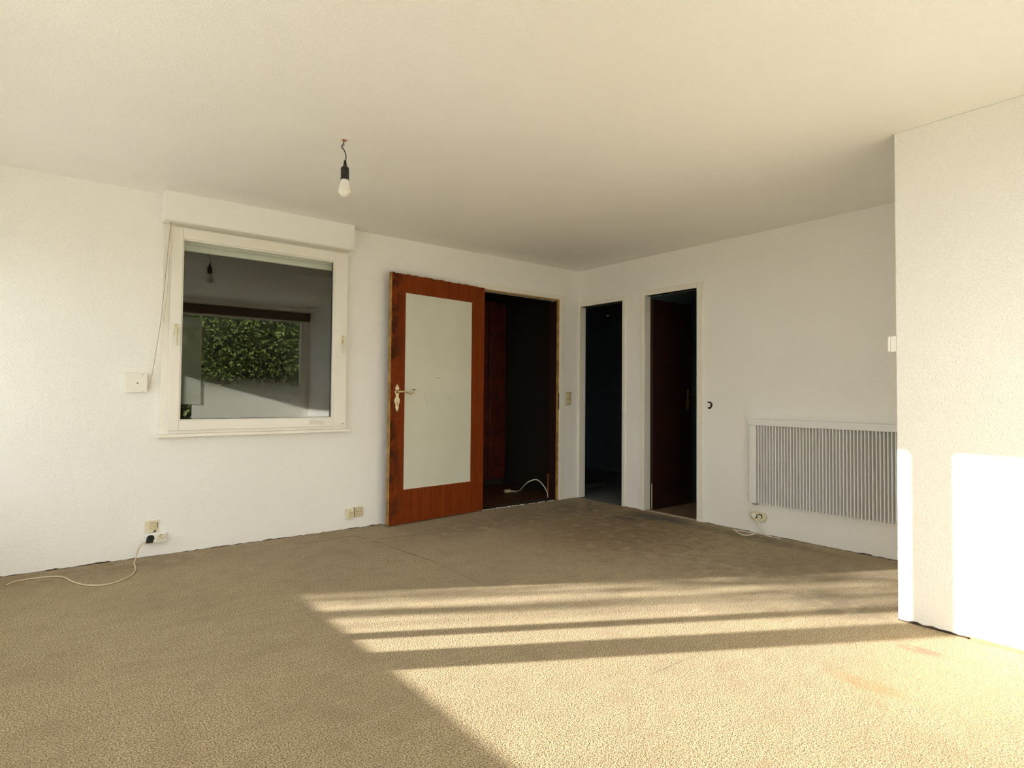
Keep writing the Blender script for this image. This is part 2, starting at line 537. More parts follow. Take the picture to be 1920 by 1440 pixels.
def ragged(name, p0, p1, n, hmin, hmax, seed, mat, thick=0.003, step=0.02, gaps=0.0):
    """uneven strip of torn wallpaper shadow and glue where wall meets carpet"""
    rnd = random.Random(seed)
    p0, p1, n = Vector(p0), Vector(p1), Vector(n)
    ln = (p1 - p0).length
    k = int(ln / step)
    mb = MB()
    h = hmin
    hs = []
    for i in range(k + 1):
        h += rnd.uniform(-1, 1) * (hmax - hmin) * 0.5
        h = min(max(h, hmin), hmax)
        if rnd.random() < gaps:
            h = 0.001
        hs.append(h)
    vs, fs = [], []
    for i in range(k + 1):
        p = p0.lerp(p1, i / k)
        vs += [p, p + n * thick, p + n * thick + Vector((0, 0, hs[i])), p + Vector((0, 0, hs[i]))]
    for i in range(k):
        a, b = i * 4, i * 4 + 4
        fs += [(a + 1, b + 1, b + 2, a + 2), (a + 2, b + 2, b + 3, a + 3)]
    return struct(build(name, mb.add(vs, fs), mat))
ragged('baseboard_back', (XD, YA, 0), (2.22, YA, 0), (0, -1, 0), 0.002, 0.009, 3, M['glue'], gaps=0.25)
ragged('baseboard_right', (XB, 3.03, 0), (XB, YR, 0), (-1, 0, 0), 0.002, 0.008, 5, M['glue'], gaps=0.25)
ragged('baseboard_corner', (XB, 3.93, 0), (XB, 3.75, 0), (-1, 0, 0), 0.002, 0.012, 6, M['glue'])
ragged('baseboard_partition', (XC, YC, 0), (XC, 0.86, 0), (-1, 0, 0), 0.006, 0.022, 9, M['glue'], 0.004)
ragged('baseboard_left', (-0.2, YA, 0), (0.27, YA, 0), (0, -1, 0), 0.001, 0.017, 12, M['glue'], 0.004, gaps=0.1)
struct(box('trim_1', (XC - 0.004, XC, YR, 0.87, 0, 0.014), M['batten'], bevel=0.001), 'thin reddish wooden strip at the foot of the partition')

# rooms behind the openings: dark hall, dark room behind the window, teal room, small room
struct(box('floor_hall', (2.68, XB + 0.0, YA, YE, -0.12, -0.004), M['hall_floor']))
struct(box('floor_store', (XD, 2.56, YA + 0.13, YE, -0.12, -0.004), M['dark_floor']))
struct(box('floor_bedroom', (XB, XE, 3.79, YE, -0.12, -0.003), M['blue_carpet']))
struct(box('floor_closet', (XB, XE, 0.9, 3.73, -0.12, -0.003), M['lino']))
struct(box('ceiling_hall', (2.68, XB - 0.02, YA + 0.13, 6.4, H - 0.02, H), M['dark_ceiling']))  # dark panels added below the white ceiling to keep these rooms dim
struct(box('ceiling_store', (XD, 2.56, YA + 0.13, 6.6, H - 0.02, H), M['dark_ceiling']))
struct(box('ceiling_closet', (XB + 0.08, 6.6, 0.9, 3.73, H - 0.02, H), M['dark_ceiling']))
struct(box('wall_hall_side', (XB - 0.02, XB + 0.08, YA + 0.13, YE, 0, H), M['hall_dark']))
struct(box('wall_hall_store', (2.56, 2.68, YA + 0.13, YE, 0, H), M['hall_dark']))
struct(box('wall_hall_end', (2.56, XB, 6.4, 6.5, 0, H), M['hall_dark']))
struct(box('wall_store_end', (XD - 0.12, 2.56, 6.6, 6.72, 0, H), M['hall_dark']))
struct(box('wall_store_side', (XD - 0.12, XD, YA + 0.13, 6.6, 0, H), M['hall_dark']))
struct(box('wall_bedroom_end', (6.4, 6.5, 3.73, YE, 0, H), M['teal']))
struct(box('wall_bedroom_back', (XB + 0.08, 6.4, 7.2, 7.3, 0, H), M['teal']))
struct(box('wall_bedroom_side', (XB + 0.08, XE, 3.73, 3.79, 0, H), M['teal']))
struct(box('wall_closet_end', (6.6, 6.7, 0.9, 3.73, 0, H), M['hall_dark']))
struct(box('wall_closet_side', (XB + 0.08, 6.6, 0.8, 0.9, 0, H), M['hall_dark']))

# ------------------------------------------------------------------ door frames

# brown door opening in the back wall: white architrave, bare wood rebate
d1 = empty('door_1', (0, 0, 0), kind='structure', label='doorway in the back wall into the dark hall')
box('architrave', (4.206, 4.268, YA - 0.014, YA, 0.0, 2.112), M['lacquer'], d1, 0.003)
box('head_architrave', (3.15, 4.2055, YA - 0.014, YA, 2.074, 2.112), M['lacquer'], d1, 0.003)
box('rebate_strip', (4.188, 4.206, YA + 0.004, YA + 0.030, 0.0, 2.058), M['gold_wood'], d1, 0.002)
box('head_rebate', (3.215, 4.206, YA + 0.006, YA + 0.03, 2.058, 2.072), M['gold_wood'], d1, 0.002)
mb = MB()
for z in (0.25, 0.80, 0.94, 0.985, 1.04, 1.5):
    mb.box(4.196, 4.2065, YA - 0.001, YA + 0.0055, z, z + 0.03)
box('strike_plate', (4.194, 4.207, YA + 0.0005, YA + 0.004, 0.93, 1.10), M['dark_gap'], d1)
box('jamb_lining', (4.184, 4.206, YA + 0.030, YA + 0.13, 0.0, 2.058), M['door_dark'], d1)
box('jamb_lining', (3.215, 3.235, YA + 0.05, YA + 0.13, 0.0, 2.058), M['door_dark'], d1)
box('threshold', (3.235, 4.186, YA + 0.004, YA + 0.10, -0.006, 0.005), M['dark_gap'], d1, 0.002)
ms = MB()
rnd = random.Random(2)
x = 3.24
while x < 4.17:
    w = rnd.uniform(0.03, 0.09)
    ms.box(x, min(x + w, 4.18), YA - 0.004, YA + 0.003, 0.0, rnd.choice((0.004, 0.006, 0.006)))
    x += w + (rnd.uniform(0.005, 0.02) if x < 3.6 else rnd.uniform(0.02, 0.08))
build('carpet_edge', ms, M['plaster'], d1)

def b_frame(name, y0, y1, zt, yl, yr, zo, label):
    """white frame round a doorway in the right wall; y1 is the far (left) jamb"""
    root = empty(name, (0, 0, 0), kind='structure', label=label)
    box('jamb', (XB - 0.012, XB + 0.075, y1 - 0.002, yl, 0, zo), M['lacquer'], root, 0.004)
    box('jamb', (XB - 0.012, XB + 0.075, yr, y0 + 0.002, 0, zo), M['lacquer'], root, 0.004)
    box('head', (XB - 0.012, XB + 0.075, y0 + 0.002, y1 - 0.002, zt, zo), M['lacquer'], root, 0.004)
    return root
b_frame('door_2', 3.960, 4.556, 2.018, YA - 0.002, 3.922, 2.058, 'narrow doorway nearest the corner, opening on a dark teal room')
d3 = b_frame('door_3', 3.106, 3.686, 2.030, 3.735, 3.046, 2.076, 'second doorway from the corner, with a dark brown door inside')
box('threshold', (XB - 0.004, XB + 0.03, 3.108, 3.684, 0, 0.008), simple('pale_threshold', (0.42, 0.36, 0.29), 0.5), d3, 0.002)
# ------------------------------------------------------------------ interior window in the back wall
w1 = empty('window_1', (0, 0, 0), kind='structure', label='white framed single-pane window in the back wall with roller shutter box above')
box('shutter_box', (0.600, 1.900, YA - 0.13, YA, 2.212, H), M['wall'], w1, 0.003)
box('box_lip', (0.603, 1.897, YA - 0.125, YA - 0.0, 2.204, 2.212), M['pvc'], w1, 0.001)
fr = MB()
f0 = YA - 0.022
fr.box(0.612, 0.668, f0, YA + 0.10, 0.80, 2.204)
fr.box(1.860, 1.905, f0, YA + 0.10, 0.80, 2.204)
fr.box(0.668, 1.860, f0, YA + 0.10, 0.80, 0.835)
fr.box(0.668, 1.860, f0, YA + 0.10, 2.185, 2.204)
build('fixed_frame', fr, M['pvc'], w1, 0.002)
sa = MB()
s0, s1 = YA - 0.048, YA + 0.012
for b in ((0.656, 0.722, 0.822, 2.190), (1.783, 1.884, 0.822, 2.190)):
    sa.box(b[0], b[1], s0, s1, b[2], b[3])
sa.box(0.722, 1.783, s0, s1, 0.822, 0.889)
sa.box(0.722, 1.783, s0, s1, 2.117, 2.190)
build('sash', sa, M['pvc'], w1, 0.003)
bead = MB()
e = 0.010
for b in ((0.722, 0.722 + e, 0.889, 2.117), (1.783 - e, 1.783, 0.889, 2.117)):
    bead.box(b[0], b[1], YA - 0.036, YA - 0.004, b[2], b[3])
bead.box(0.722 + e, 1.783 - e, YA - 0.036, YA - 0.004, 0.889, 0.889 + e * 0.6)
bead.box(0.722 + e, 1.783 - e, YA - 0.036, YA - 0.004, 2.117 - e, 2.117)
build('glazing_bead', bead, M['pvc'], w1, 0.001)
gask = MB()
g0 = 0.004
for b in ((0.732, 0.732 + g0, 0.894, 2.107), (1.773 - g0, 1.773, 0.894, 2.107), (0.732, 1.773, 0.894, 0.894 + g0)):
    gask.box(b[0], b[1], YA - 0.014, YA - 0.005, b[2], b[3])
build('gasket', gask, M['dark_gap'], w1)
box('glass_pane', (0.732, 1.773, YA - 0.012, YA - 0.008, 0.894, 2.107), M['glass'], w1)
box('sill', (0.598, 1.922, YA - 0.048, YA, 0.776, 0.800), M['pvc'], w1, 0.004)
box('shutter_bottom_rail', (0.690, 1.845, YA + 0.065, YA + 0.09, 2.060, 2.100), M['pvc'], w1, 0.003)
box('shutter_slat', (0.690, 1.845, YA + 0.068, YA + 0.087, 2.102, 2.145), M['pvc'], w1, 0.006)
box('shutter_slat', (0.690, 1.845, YA + 0.068, YA + 0.087, 2.147, 2.188), M['pvc'], w1, 0.006)
box('shutter_guide', (1.820, 1.860, YA + 0.06, YA + 0.128, 0.835, 2.06), M['brown_guide'], w1, 0.002)
box('shutter_guide', (0.668, 0.705, YA + 0.06, YA + 0.128, 0.835, 2.06), M['brown_guide'], w1, 0.002)
# small chips and a smear of filler on the bottom rail
box('filler_patch', (1.60, 1.715, s0 - 0.0008, s0, 0.838, 0.875), simple('grey_filler', (0.78, 0.75, 0.67), 0.8, var=0.05, scale=40), w1)
box('chip', (1.858, 1.864, s0 - 0.001, s0, 0.838, 0.845), M['dark_gap'], w1)
def window_handle(x, zt, zb):
    h = MB()
    cx = x
    h.box(cx - 0.013, cx + 0.013, s0 - 0.010, s0, zt - 0.065, zt)
    r = build('window_handle', h, M['ivory'], w1, 0.004)
    lv = MB().tube([(cx, s0 - 0.005, zt - 0.03), (cx, s0 - 0.030, zt - 0.032), (cx, s0 - 0.036, zt - 0.05), (cx + 0.002, s0 - 0.034, zb)], lambda t: 0.0085 - 0.002 * t, 10)
    build('lever', lv, M['ivory'], r, smooth=True)
    sc = MB().lathe([(0.004, 0), (0.004, -0.002)], 10, 'y', (cx, s0 - 0.010, zt - 0.009))
    build('screw', sc, M['brass_dark'], r)
window_handle(0.690, 1.535, 1.388)
window_handle(1.848, 1.535, 1.392)

# shutter strap and its winder on the wall
wd = empty('strap_winder', at_A(0.478, 1.138), ON_A, 'square white shutter winder cover with loose strap left of window', 'strap winder')
build('cover_plate', MB().box(-0.062, 0.062, -0.024, 0, -0.063, 0.063), M['pvc'], wd, 0.003)
for px, pz, r, mt in ((0.006, -0.003, 0.0045, 'black'), (0.033, 0.053, 0.0032, 'brass_dark'), (0.035, -0.054, 0.0028, 'steel')):
    build('screw', MB().lathe([(r, -0.0235), (r, -0.0255), (r * 0.5, -0.0262)], 10, 'y', (px, 0, pz)), M[mt], wd)
st = MB()
def ribbon(mb, pts, w):
    vs, fs = [], []
    for p in pts:
        vs += [(p[0] - w * 0.14, p[1] - w / 2, p[2]), (p[0] + w * 0.14, p[1] + w / 2, p[2]),
               (p[0] + w * 0.14 + 0.0015, p[1] + w / 2, p[2]), (p[0] - w * 0.14 + 0.0015, p[1] - w / 2, p[2])]
    for i in range(len(pts) - 1):
        a = i * 4
        for k in range(4):
            fs.append((a + k, a + (k + 1) % 4, a + 4 + (k + 1) % 4, a + 4 + k))
    fs += [(0, 1, 2, 3), tuple(len(pts) * 4 - 4 + k for k in range(4))]
    return mb.add(vs, fs)
# local coordinates: origin at the winder centre
ribbon(st, [(0.166, -0.062, 1.070), (0.150, -0.055, 0.80), (0.128, -0.045, 0.44), (0.094, -0.030, 0.12), (0.072, -0.016, -0.036), (0.062, -0.010, -0.042)], 0.016)
build('strap', st, M['strap'], wd)
st2 = MB()
ribbon(st2, [(0.170, -0.064, 1.070), (0.166, -0.060, 0.88), (0.157, -0.050, 0.60), (0.140, -0.042, 0.40)], 0.008)
build('strap', st2, M['strap'], wd)

# ------------------------------------------------------------------ open brown door with frosted panel
LW, LH, LT, LZ = 1.010, 2.066, 0.040, 0.008
LEAF_A = math.radians(5.99)
dl = empty('glazed_door', (2.227, 4.449, LZ), LEAF_A, 'red-brown wooden door with large frosted white panel, opened flat against wall', 'door', kind='thing')
px0, px1, pz0, pz1 = 0.136, 0.860, 0.280, 1.915
build('stile', MB().box(0.0, px0, 0, LT, 0, LH), M['door_brown'], dl, 0.0015)
build('stile', MB().box(px1, LW, 0, LT, 0, LH), M['door_brown'], dl, 0.0015)
build('rail', MB().box(px0, px1, 0.0, LT, 0, pz0), M['door_brown'], dl, 0.0005)
build('rail', MB().box(px0, px1, 0.0, LT, pz1, LH), M['door_brown'], dl, 0.0005)
build('frosted_panel', MB().box(px0, px1, 0.006, LT - 0.006, pz0, pz1), M['frosted'], dl)
pe = MB()
w = 0.005
pe.box(px0, px0 + w, -0.0005, 0.006, pz0, pz1)
pe.box(px0 + w, px1, -0.0005, 0.006, pz0, pz0 + w)
tag(build('panel_bead', pe, simple('pink_white_putty', (0.70, 0.62, 0.54), 0.6), dl), 'pale putty line round the frosted panel')
eg = MB()
eg.box(-0.003, 0.0, 0.001, 0.014, 0, LH)
eg.box(-0.0015, 0.0, 0.014, 0.022, 0, LH)
eg.box(-0.003, 0.0, 0.022, LT, 0, LH)
tag(build('bare_edge', eg, M['gold_wood'], dl), 'bare yellowish wooden edge')
build('lock_case', MB().box(-0.0045, -0.003, 0.008, 0.030, 1.06, 1.12), M['brass_dark'], dl)
# torn veneer along the top edge
tv = MB()
rnd = random.Random(11)
x = 0.0
while x < LW:
    ww = rnd.uniform(0.015, 0.05)
    tv.box(x, min(x + ww, LW), 0.0, LT, LH - 0.002, LH + rnd.choice((0.001, 0.003, 0.006)))
    x += ww + rnd.uniform(0, 0.02)
build('ragged_top', tv, M['door_brown'], dl)
# ornate escutcheon
half = [(0.000, 0.113), (0.006, 0.104), (0.010, 0.094), (0.017, 0.083), (0.014, 0.074), (0.012, 0.066), (0.016, 0.056), (0.022, 0.050), (0.017, 0.043), (0.013, 0.030),
        (0.010, 0.018), (0.012, 0.006), (0.017, -0.002), (0.021, -0.012), (0.022, -0.024), (0.018, -0.040), (0.013, -0.055), (0.011, -0.066), (0.014, -0.078), (0.010, -0.090), (0.005, -0.102), (0.000, -0.112)]
poly = [(a * 1.18, b) for a, b in half] + [(-a * 1.18, b) for a, b in half[-2:0:-1]]
ex, ez = 0.062, 1.037
es = build('escutcheon', MB().prism([(ex + a, ez + b) for a, b in poly], -0.004, 0.0), M['brass_pale'], dl, 0.001)
build('keyhole', MB().lathe([(0.006, 0), (0.006, -0.0046)], 12, 'y', (ex, 0, 0.999)).box(ex - 0.003, ex + 0.003, -0.0046, 0, 0.975, 0.997), M['brass_dark'], es)
build('rose', MB().lathe([(0.015, -0.004), (0.015, -0.010), (0.010, -0.014)], 18, 'y', (ex, 0, 1.090)), M['brass_dark'], es, smooth=True)
hd = MB().tube([(ex, -0.006, 1.090), (ex, -0.045, 1.090), (ex + 0.012, -0.058, 1.090), (ex + 0.045, -0.060, 1.088), (ex + 0.075, -0.058, 1.078), (ex + 0.100, -0.056, 1.072),
                (ex + 0.120, -0.056, 1.082), (ex + 0.128, -0.056, 1.103)], lambda t: 0.0085 - 0.0035 * t, 12)
hnd = build('door_handle', hd, M['brass'], dl, smooth=True)
build('thumb_rest', MB().lathe([(0.006, 0.0), (0.016, 0.005), (0.021, 0.008), (0.0, 0.009)], 16, 'z', (ex + 0.129, -0.056, 1.101)), M['brass_dark'], hnd, smooth=True)
# scratches on the panel
sg = simple('scratch_grey', (0.30, 0.28, 0.20), 0.8)
build('scratch', MB().tube([(0.44, 0.0055, 1.226), (0.47, 0.0055, 1.214), (0.50, 0.0055, 1.212)], 0.0012, 5), sg, dl)
for a, b, c, e, r in ((0.46, 1.212, 0.535, 1.209, 0.0007), (0.36, 0.99, 0.38, 1.03, 0.0009), (0.34, 1.02, 0.35, 1.06, 0.0009), (0.60, 1.02, 0.63, 1.04, 0.0009), (0.59, 1.04, 0.60, 1.045, 0.0009), (0.34, 1.34, 0.346, 1.343, 0.0012)):
    build('scratch', MB().tube([(a, 0.0055, b), (c, 0.0055, e)], r, 5, 0), sg, dl)
for z in (0.25, 1.80):
    build('hinge', MB().lathe([(0.009, z), (0.009, z + 0.09)], 12, 'z', (LW + 0.006, LT * 0.5, 0)), M['brass_dark'], dl, smooth=True)

# dark door standing open inside the third doorway
d4 = empty('panel_door', (XB + 0.09, 3.664, 0.006), 0.0, 'dark brown door standing open inside the doorway nearer the radiator', 'door', kind='thing')
build('leaf', MB().box(0, 0.615, 0, 0.038, 0, 2.0), M['door_dark'], d4, 0.001)
build('bare_edge', MB().box(-0.003, 0.0, 0.004, 0.012, 0.0, 0.24), M['cable_beige'], d4)
e4 = build('escutcheon', MB().prism([(0.552 + a, 1.04 + b) for a, b in poly], -0.004, 0.0), M['brass_dark'], d4, 0.001)
build('door_handle', MB().tube([(0.552, -0.004, 1.09), (0.552, -0.045, 1.09), (0.54, -0.055, 1.09), (0.46, -0.055, 1.085)], 0.007, 10), M['brass_dark'], d4, smooth=True)

# ------------------------------------------------------------------ pendant lamp
def pendant(loc, bulb_mat, label, rich):
    t = empty('pendant_lamp', loc, 0.0, label, 'lamp')
    cab = [(0.0, 0.0, 0.0), (0.003, 0.002, -0.018), (-0.006, 0.004, -0.036), (0.004, -0.003, -0.052), (0.012, -0.008, -0.075), (0.013, -0.009, -0.098), (0.010, -0.006, -0.122)]
    build('cable', MB().tube(cab, 0.0028, 8), M['black'], t, smooth=True)
    sx, sy, sz = 0.010, -0.006, -0.118
    build('socket', MB().lathe([(0.006, sz + 0.010), (0.008, sz - 0.004), (0.0095, sz - 0.016), (0.012, sz - 0.020), (0.019, sz - 0.027), (0.0215, sz - 0.034), (0.0215, sz - 0.084), (0.0225, sz - 0.090), (0.019, sz - 0.091)], 24, 'z', (sx, sy, 0)), M['black'], t, smooth=True)
    zb = sz - 0.086
    bl = build('bulb', MB().lathe([(0.015, zb), (0.0185, zb - 0.006), (0.021, zb - 0.018), (0.0245, zb - 0.033), (0.030, zb - 0.046)], 28, 'z', (sx, sy, 0)), M['plastic'], t, smooth=True)
    gl = [(0.030, zb - 0.046)]
    for k in range(1, 10):
        a = k / 9 * 1.45
        gl.append((0.0335 * math.cos(a * 1.0) if k > 2 else (0.0322, 0.0334)[k - 1], zb - 0.050 - 0.010 * min(k, 2) / 2 - 0.036 * math.sin(a)))
    build('diffuser', MB().lathe(gl, 28, 'z', (sx, sy, 0)), bulb_mat, bl, smooth=True)
    if rich:
        build('ceiling_anchor', MB().lathe([(0.010, 0.0), (0.012, -0.004), (0.006, -0.009)], 12, 'z', (0.004, -0.006, 0)), M['rust'], t, smooth=True)
        build('plaster_patch', MB().lathe([(0.024, 0.0), (0.022, -0.0015), (0.016, -0.002)], 9, 'z', (0.006, -0.004, 0)), M['plaster'], t)
        build('hook_stub', MB().tube([(0.02, 0.035, 0.0), (0.018, 0.033, -0.018), (0.01, 0.03, -0.024)], 0.003, 8), M['steel'], t, smooth=True)
    return t
M['opal'] = simple('opal_bulb', (0.80, 0.78, 0.70), 0.15)
pendant((1.199, 2.977, H), M['opal'], 'bare white bulb in black socket hanging from the white ceiling', True)
ls = empty('lamp_socket', (5.60, 5.205, H), 0.0, 'empty black lamp socket hanging inside the dark room behind the corner doorway', 'lamp')
build('cable', MB().tube([(0, 0, 0), (0.004, 0, -0.08), (0, 0.003, -0.16), (0, 0, -0.215)], 0.003, 8), M['black'], ls, smooth=True)
build('socket', MB().lathe([(0.007, -0.205), (0.011, -0.228), (0.021, -0.238), (0.0225, -0.250), (0.0225, -0.300), (0.019, -0.301)], 20), M['black'], ls, smooth=True)
build('socket_ring', MB().lathe([(0.019, -0.300), (0.019, -0.314), (0.012, -0.318)], 20), M['plastic'], ls, smooth=True)

# ------------------------------------------------------------------ radiator
rad = empty('radiator', (XB, 2.578, 0.244), ON_B, 'white ribbed wall radiator half hidden behind the partition', 'radiator')
RW, RH, RD = 1.50, 0.662, 0.075
build('back_panel', MB().box(0.0, RW, -0.030, -0.006, 0.006, RH - 0.02), M['rad_back'], rad)
build('top_cap', MB().box(-0.006, RW + 0.006, -RD - 0.004, -0.004, RH - 0.050, RH), M['radiator'], rad, 0.003)
build('end_panel', MB().box(0.0, 0.056, -RD, -0.004, 0.0, RH - 0.0505), M['radiator'], rad, 0.004)
build('end_panel', MB().box(RW - 0.056, RW, -RD, -0.004, 0.0, RH - 0.0505), M['radiator'], rad, 0.004)
fin_me = None
pitch = 0.0235
k = 0
x = 0.0745
while x < RW - 0.065:
    if fin_me is None:
        o = build('fin', MB().prism([(-0.0042, 0.004), (0.0042, 0.004), (0.0042, RH - 0.0505), (-0.0042, RH - 0.0505)], -RD + 0.002, -0.030), M['radiator'], rad, 0.0025)
        fin_me = o
    else:
        o = fin_me.copy()
        COL.objects.link(o)
        o.parent = rad
    o.location = (x, 0, 0)
    x += pitch
    k += 1
build('cable_clip', MB().box(0.012, 0.05, -0.05, -0.02, -0.014, 0.0), M['steel'], rad, 0.002)
build('wall_bracket', MB().box(0.012, 0.06, -0.012, -0.002, -0.012, 0.0), M['plastic'], rad, 0.002).location = (0, 0, 0)

# socket under the radiator with its plug and cables
ro = empty('wall_socket', at_B(2.534, 0.137), ON_B, 'oval beige socket with plug, low on wall under radiator corner', 'socket')
ov = [(0.068 * math.copysign(abs(math.cos(a)) ** 0.7, math.cos(a)), 0.040 * math.copysign(abs(math.sin(a)) ** 0.7, math.sin(a))) for a in [2 * math.pi * i / 28 for i in range(28)]]
build('cover_plate', MB().prism(ov, -0.030, 0.0), M['ivory'], ro, 0.006)
build('socket_well', MB().lathe([(0.020, -0.030), (0.020, -0.0312), (0.017, -0.0312), (0.0168, -0.0304)], 20, 'y', (0.022, 0, 0.004)), M['dark_gap'], ro)
build('socket_face', MB().lathe([(0.0150, -0.030), (0.0150, -0.0325)], 20, 'y', (0.019, 0, 0.000)), M['ivory'], ro)
pl = build('plug', MB().lathe([(0.020, -0.030), (0.020, -0.050), (0.014, -0.060), (0.008, -0.066)], 20, 'y', (-0.026, 0, 0.004)), M['plastic'], ro, smooth=True)
build('socket_well', MB().lathe([(0.0225, -0.030), (0.0225, -0.0311), (0.0205, -0.0312)], 20, 'y', (-0.024, 0, 0.0)), M['dark_gap'], ro)
fc = MB().tube([(-0.026, -0.064, 0.004), (0.000, -0.085, 0.000), (0.025, -0.085, -0.022), (0.036, -0.075, -0.062), (0.030, -0.085, -0.100), (0.010, -0.130, -0.128), (-0.040, -0.175, -0.1325),
                (-0.100, -0.135, -0.1325), (-0.155, -0.090, -0.131), (-0.185, -0.070, -0.131), (-0.150, -0.060, -0.1325), (-0.050, -0.050, -0.1325), (0.030, -0.030, -0.1325), (0.090, -0.020, -0.1325)], 0.0040, 8)
build('power_cable', fc, M['cable_white'], ro, smooth=True)
hc = MB().tube([(-0.010, -0.040, 0.098), (-0.030, -0.040, 0.070), (-0.055, -0.045, 0.040), (-0.062, -0.048, 0.005), (-0.040, -0.050, -0.030), (0.010, -0.040, -0.075), (0.050, -0.030, -0.115), (0.075, -0.040, -0.1325),
                (0.130, -0.050, -0.1325), (0.200, -0.060, -0.1325)], 0.0034, 8)
build('heater_cable', hc, M['cable_white'], ro, smooth=True)

# ------------------------------------------------------------------ sockets, switches, wiring
def plate(root, w, h, d, mat, name='cover_plate', ox=0, oz=0, bev=0.003):
    return build(name, MB().box(ox - w / 2, ox + w / 2, -d, 0, oz - h / 2, oz + h / 2), mat, root, bev)

s1r = empty('wall_outlet', at_A(0.588, 0.196), ON_A, 'broken cream wall plate directly above the double socket', 'outlet')
plate(s1r, 0.080, 0.076, 0.010, M['ivory'])
plate(s1r, 0.046, 0.046, 0.013, M['cream'], 'centre_insert', 0.006, 0.0, 0.002)
mb = MB()
mb.box(0.029, 0.0325, -0.0106, -0.004, -0.016, 0.026)
mb.prism([(0.004, -0.038), (0.020, -0.036), (0.029, -0.016), (0.020, -0.026), (0.010, -0.028)], -0.0108, -0.006)
mb.box(-0.010, 0.018, -0.0106, -0.004, 0.0236, 0.0256)
build('crack', mb, M['dark_gap'], s1r)

s2r = empty('double_socket', at_A(0.603, 0.122), ON_A, 'white double socket adapter with black plug hole and cable, low on wall', 'socket')
plate(s2r, 0.128, 0.066, 0.036, M['plastic'], bev=0.008)
for ox, dark in ((-0.026, True), (0.034, False)):
    wl = build('socket_well', MB().lathe([(0.023, -0.0362), (0.023, -0.0372), (0.020, -0.0374), (0.0195, -0.0364)], 24, 'y', (ox, 0, 0.002)), M['cream'] if not dark else M['black'], s2r, smooth=False)
    build('contact_face', MB().lathe([(0.019, -0.0362), (0.019, -0.0366)], 24, 'y', (ox, 0, 0.002)), M['ivory'] if not dark else M['black'], wl)
    pm = MB()
    for a in (-0.0075, 0.0075):
        pm.lathe([(0.003, -0.0364), (0.003, -0.0376)], 10, 'y', (ox + a * 0.8, 0, 0.002 - a * 0.6))
    pm.box(ox - 0.003, ox + 0.003, -0.0376, -0.0364, 0.015, 0.020)
    build('contact_hole', pm, M['dark_gap'], wl)
bp_ = build('plug', MB().box(-0.052, -0.012, -0.052, -0.036, -0.024, -0.004), M['black'], s2r, 0.003)
co = tag(empty('extension_cable', (0, 0, 0)), 'beige cable trailing from the double socket across the carpet edge', 'cable')
build('cable_run', MB().tube([(0.552, YA - 0.046, 0.108), (0.530, YA - 0.055, 0.100), (0.510, YA - 0.060, 0.072), (0.500, YA - 0.060, 0.035), (0.492, YA - 0.075, 0.010), (0.480, 4.440, 0.0045), (0.468, 4.274, 0.0045), (0.425, 4.140, 0.0045),
                                (0.321, 4.045, 0.0045), (0.226, 4.090, 0.0045), (0.165, 4.205, 0.0045), (0.121, 4.350, 0.0045), (0.045, 4.412, 0.0045), (-0.085, 4.414, 0.0045), (-0.130, 4.345, 0.006)], 0.0042, 8), M['cable_beige'], co, smooth=True)
build('cable_end', MB().tube([(-0.130, 4.345, 0.006), (-0.134, 4.335, 0.007)], 0.0022, 6, 0), M['brass_dark'], co)

s3 = empty('antenna_socket', at_A(1.943, 0.121), ON_A, 'cream surface socket box, left one of the pair beside the brown door', 'socket', 'pair of sockets beside the door')
plate(s3, 0.066, 0.078, 0.030, M['ivory'], bev=0.004)
plate(s3, 0.044, 0.052, 0.034, M['cream'], 'centre_insert', 0.008, -0.002, 0.002)
build('socket_hole', MB().lathe([(0.0035, -0.034), (0.0035, -0.0348)], 10, 'y', (0.012, 0, 0.010)), M['dark_gap'], s3)
s4 = empty('telephone_socket', at_A(2.022, 0.128), ON_A, 'cream wall socket with two small holes, nearer the open brown door', 'socket', 'pair of sockets beside the door')
plate(s4, 0.072, 0.078, 0.016, M['cream'], bev=0.004)
build('centre_insert', MB().lathe([(0.028, -0.016), (0.026, -0.019)], 24, 'y', (0.004, 0, -0.002)), M['cream'], s4)
pm = MB()
for a in (-0.009, 0.012):
    pm.lathe([(0.0042, -0.0188), (0.0042, -0.0198)], 10, 'y', (a, 0, 0.004))
pm.box(-0.008, 0.014, -0.0196, -0.0188, -0.018, -0.0155)
build('socket_hole', pm, M['brass_dark'], s4)
box_gap = build('side_gap', MB().box(-0.0405, -0.0365, -0.010, 0, -0.036, 0.036), M['brass_dark'], s4)

s5 = empty('light_switch', at_A(4.330, 1.043), ON_A, 'yellowed double light switch between the hall door and the corner', 'switch')
plate(s5, 0.074, 0.140, 0.010, M['cream'])
for z in (0.034, -0.034):
    build('rocker', MB().box(-0.022, 0.028, -0.015, -0.009, z - 0.024, z + 0.024), M['cream'], s5, 0.003)
for z in (0.0605, -0.001, -0.0625):
    build('seam', MB().box(-0.037, 0.037, -0.0106, -0.0095, z, z + 0.0025), M['brass_dark'], s5)
for z in (0.012, -0.048):
    build('marker', MB().lathe([(0.004, -0.015), (0.004, -0.0158)], 8, 'y', (0.006, 0, z)), M['brass_dark'], s5)

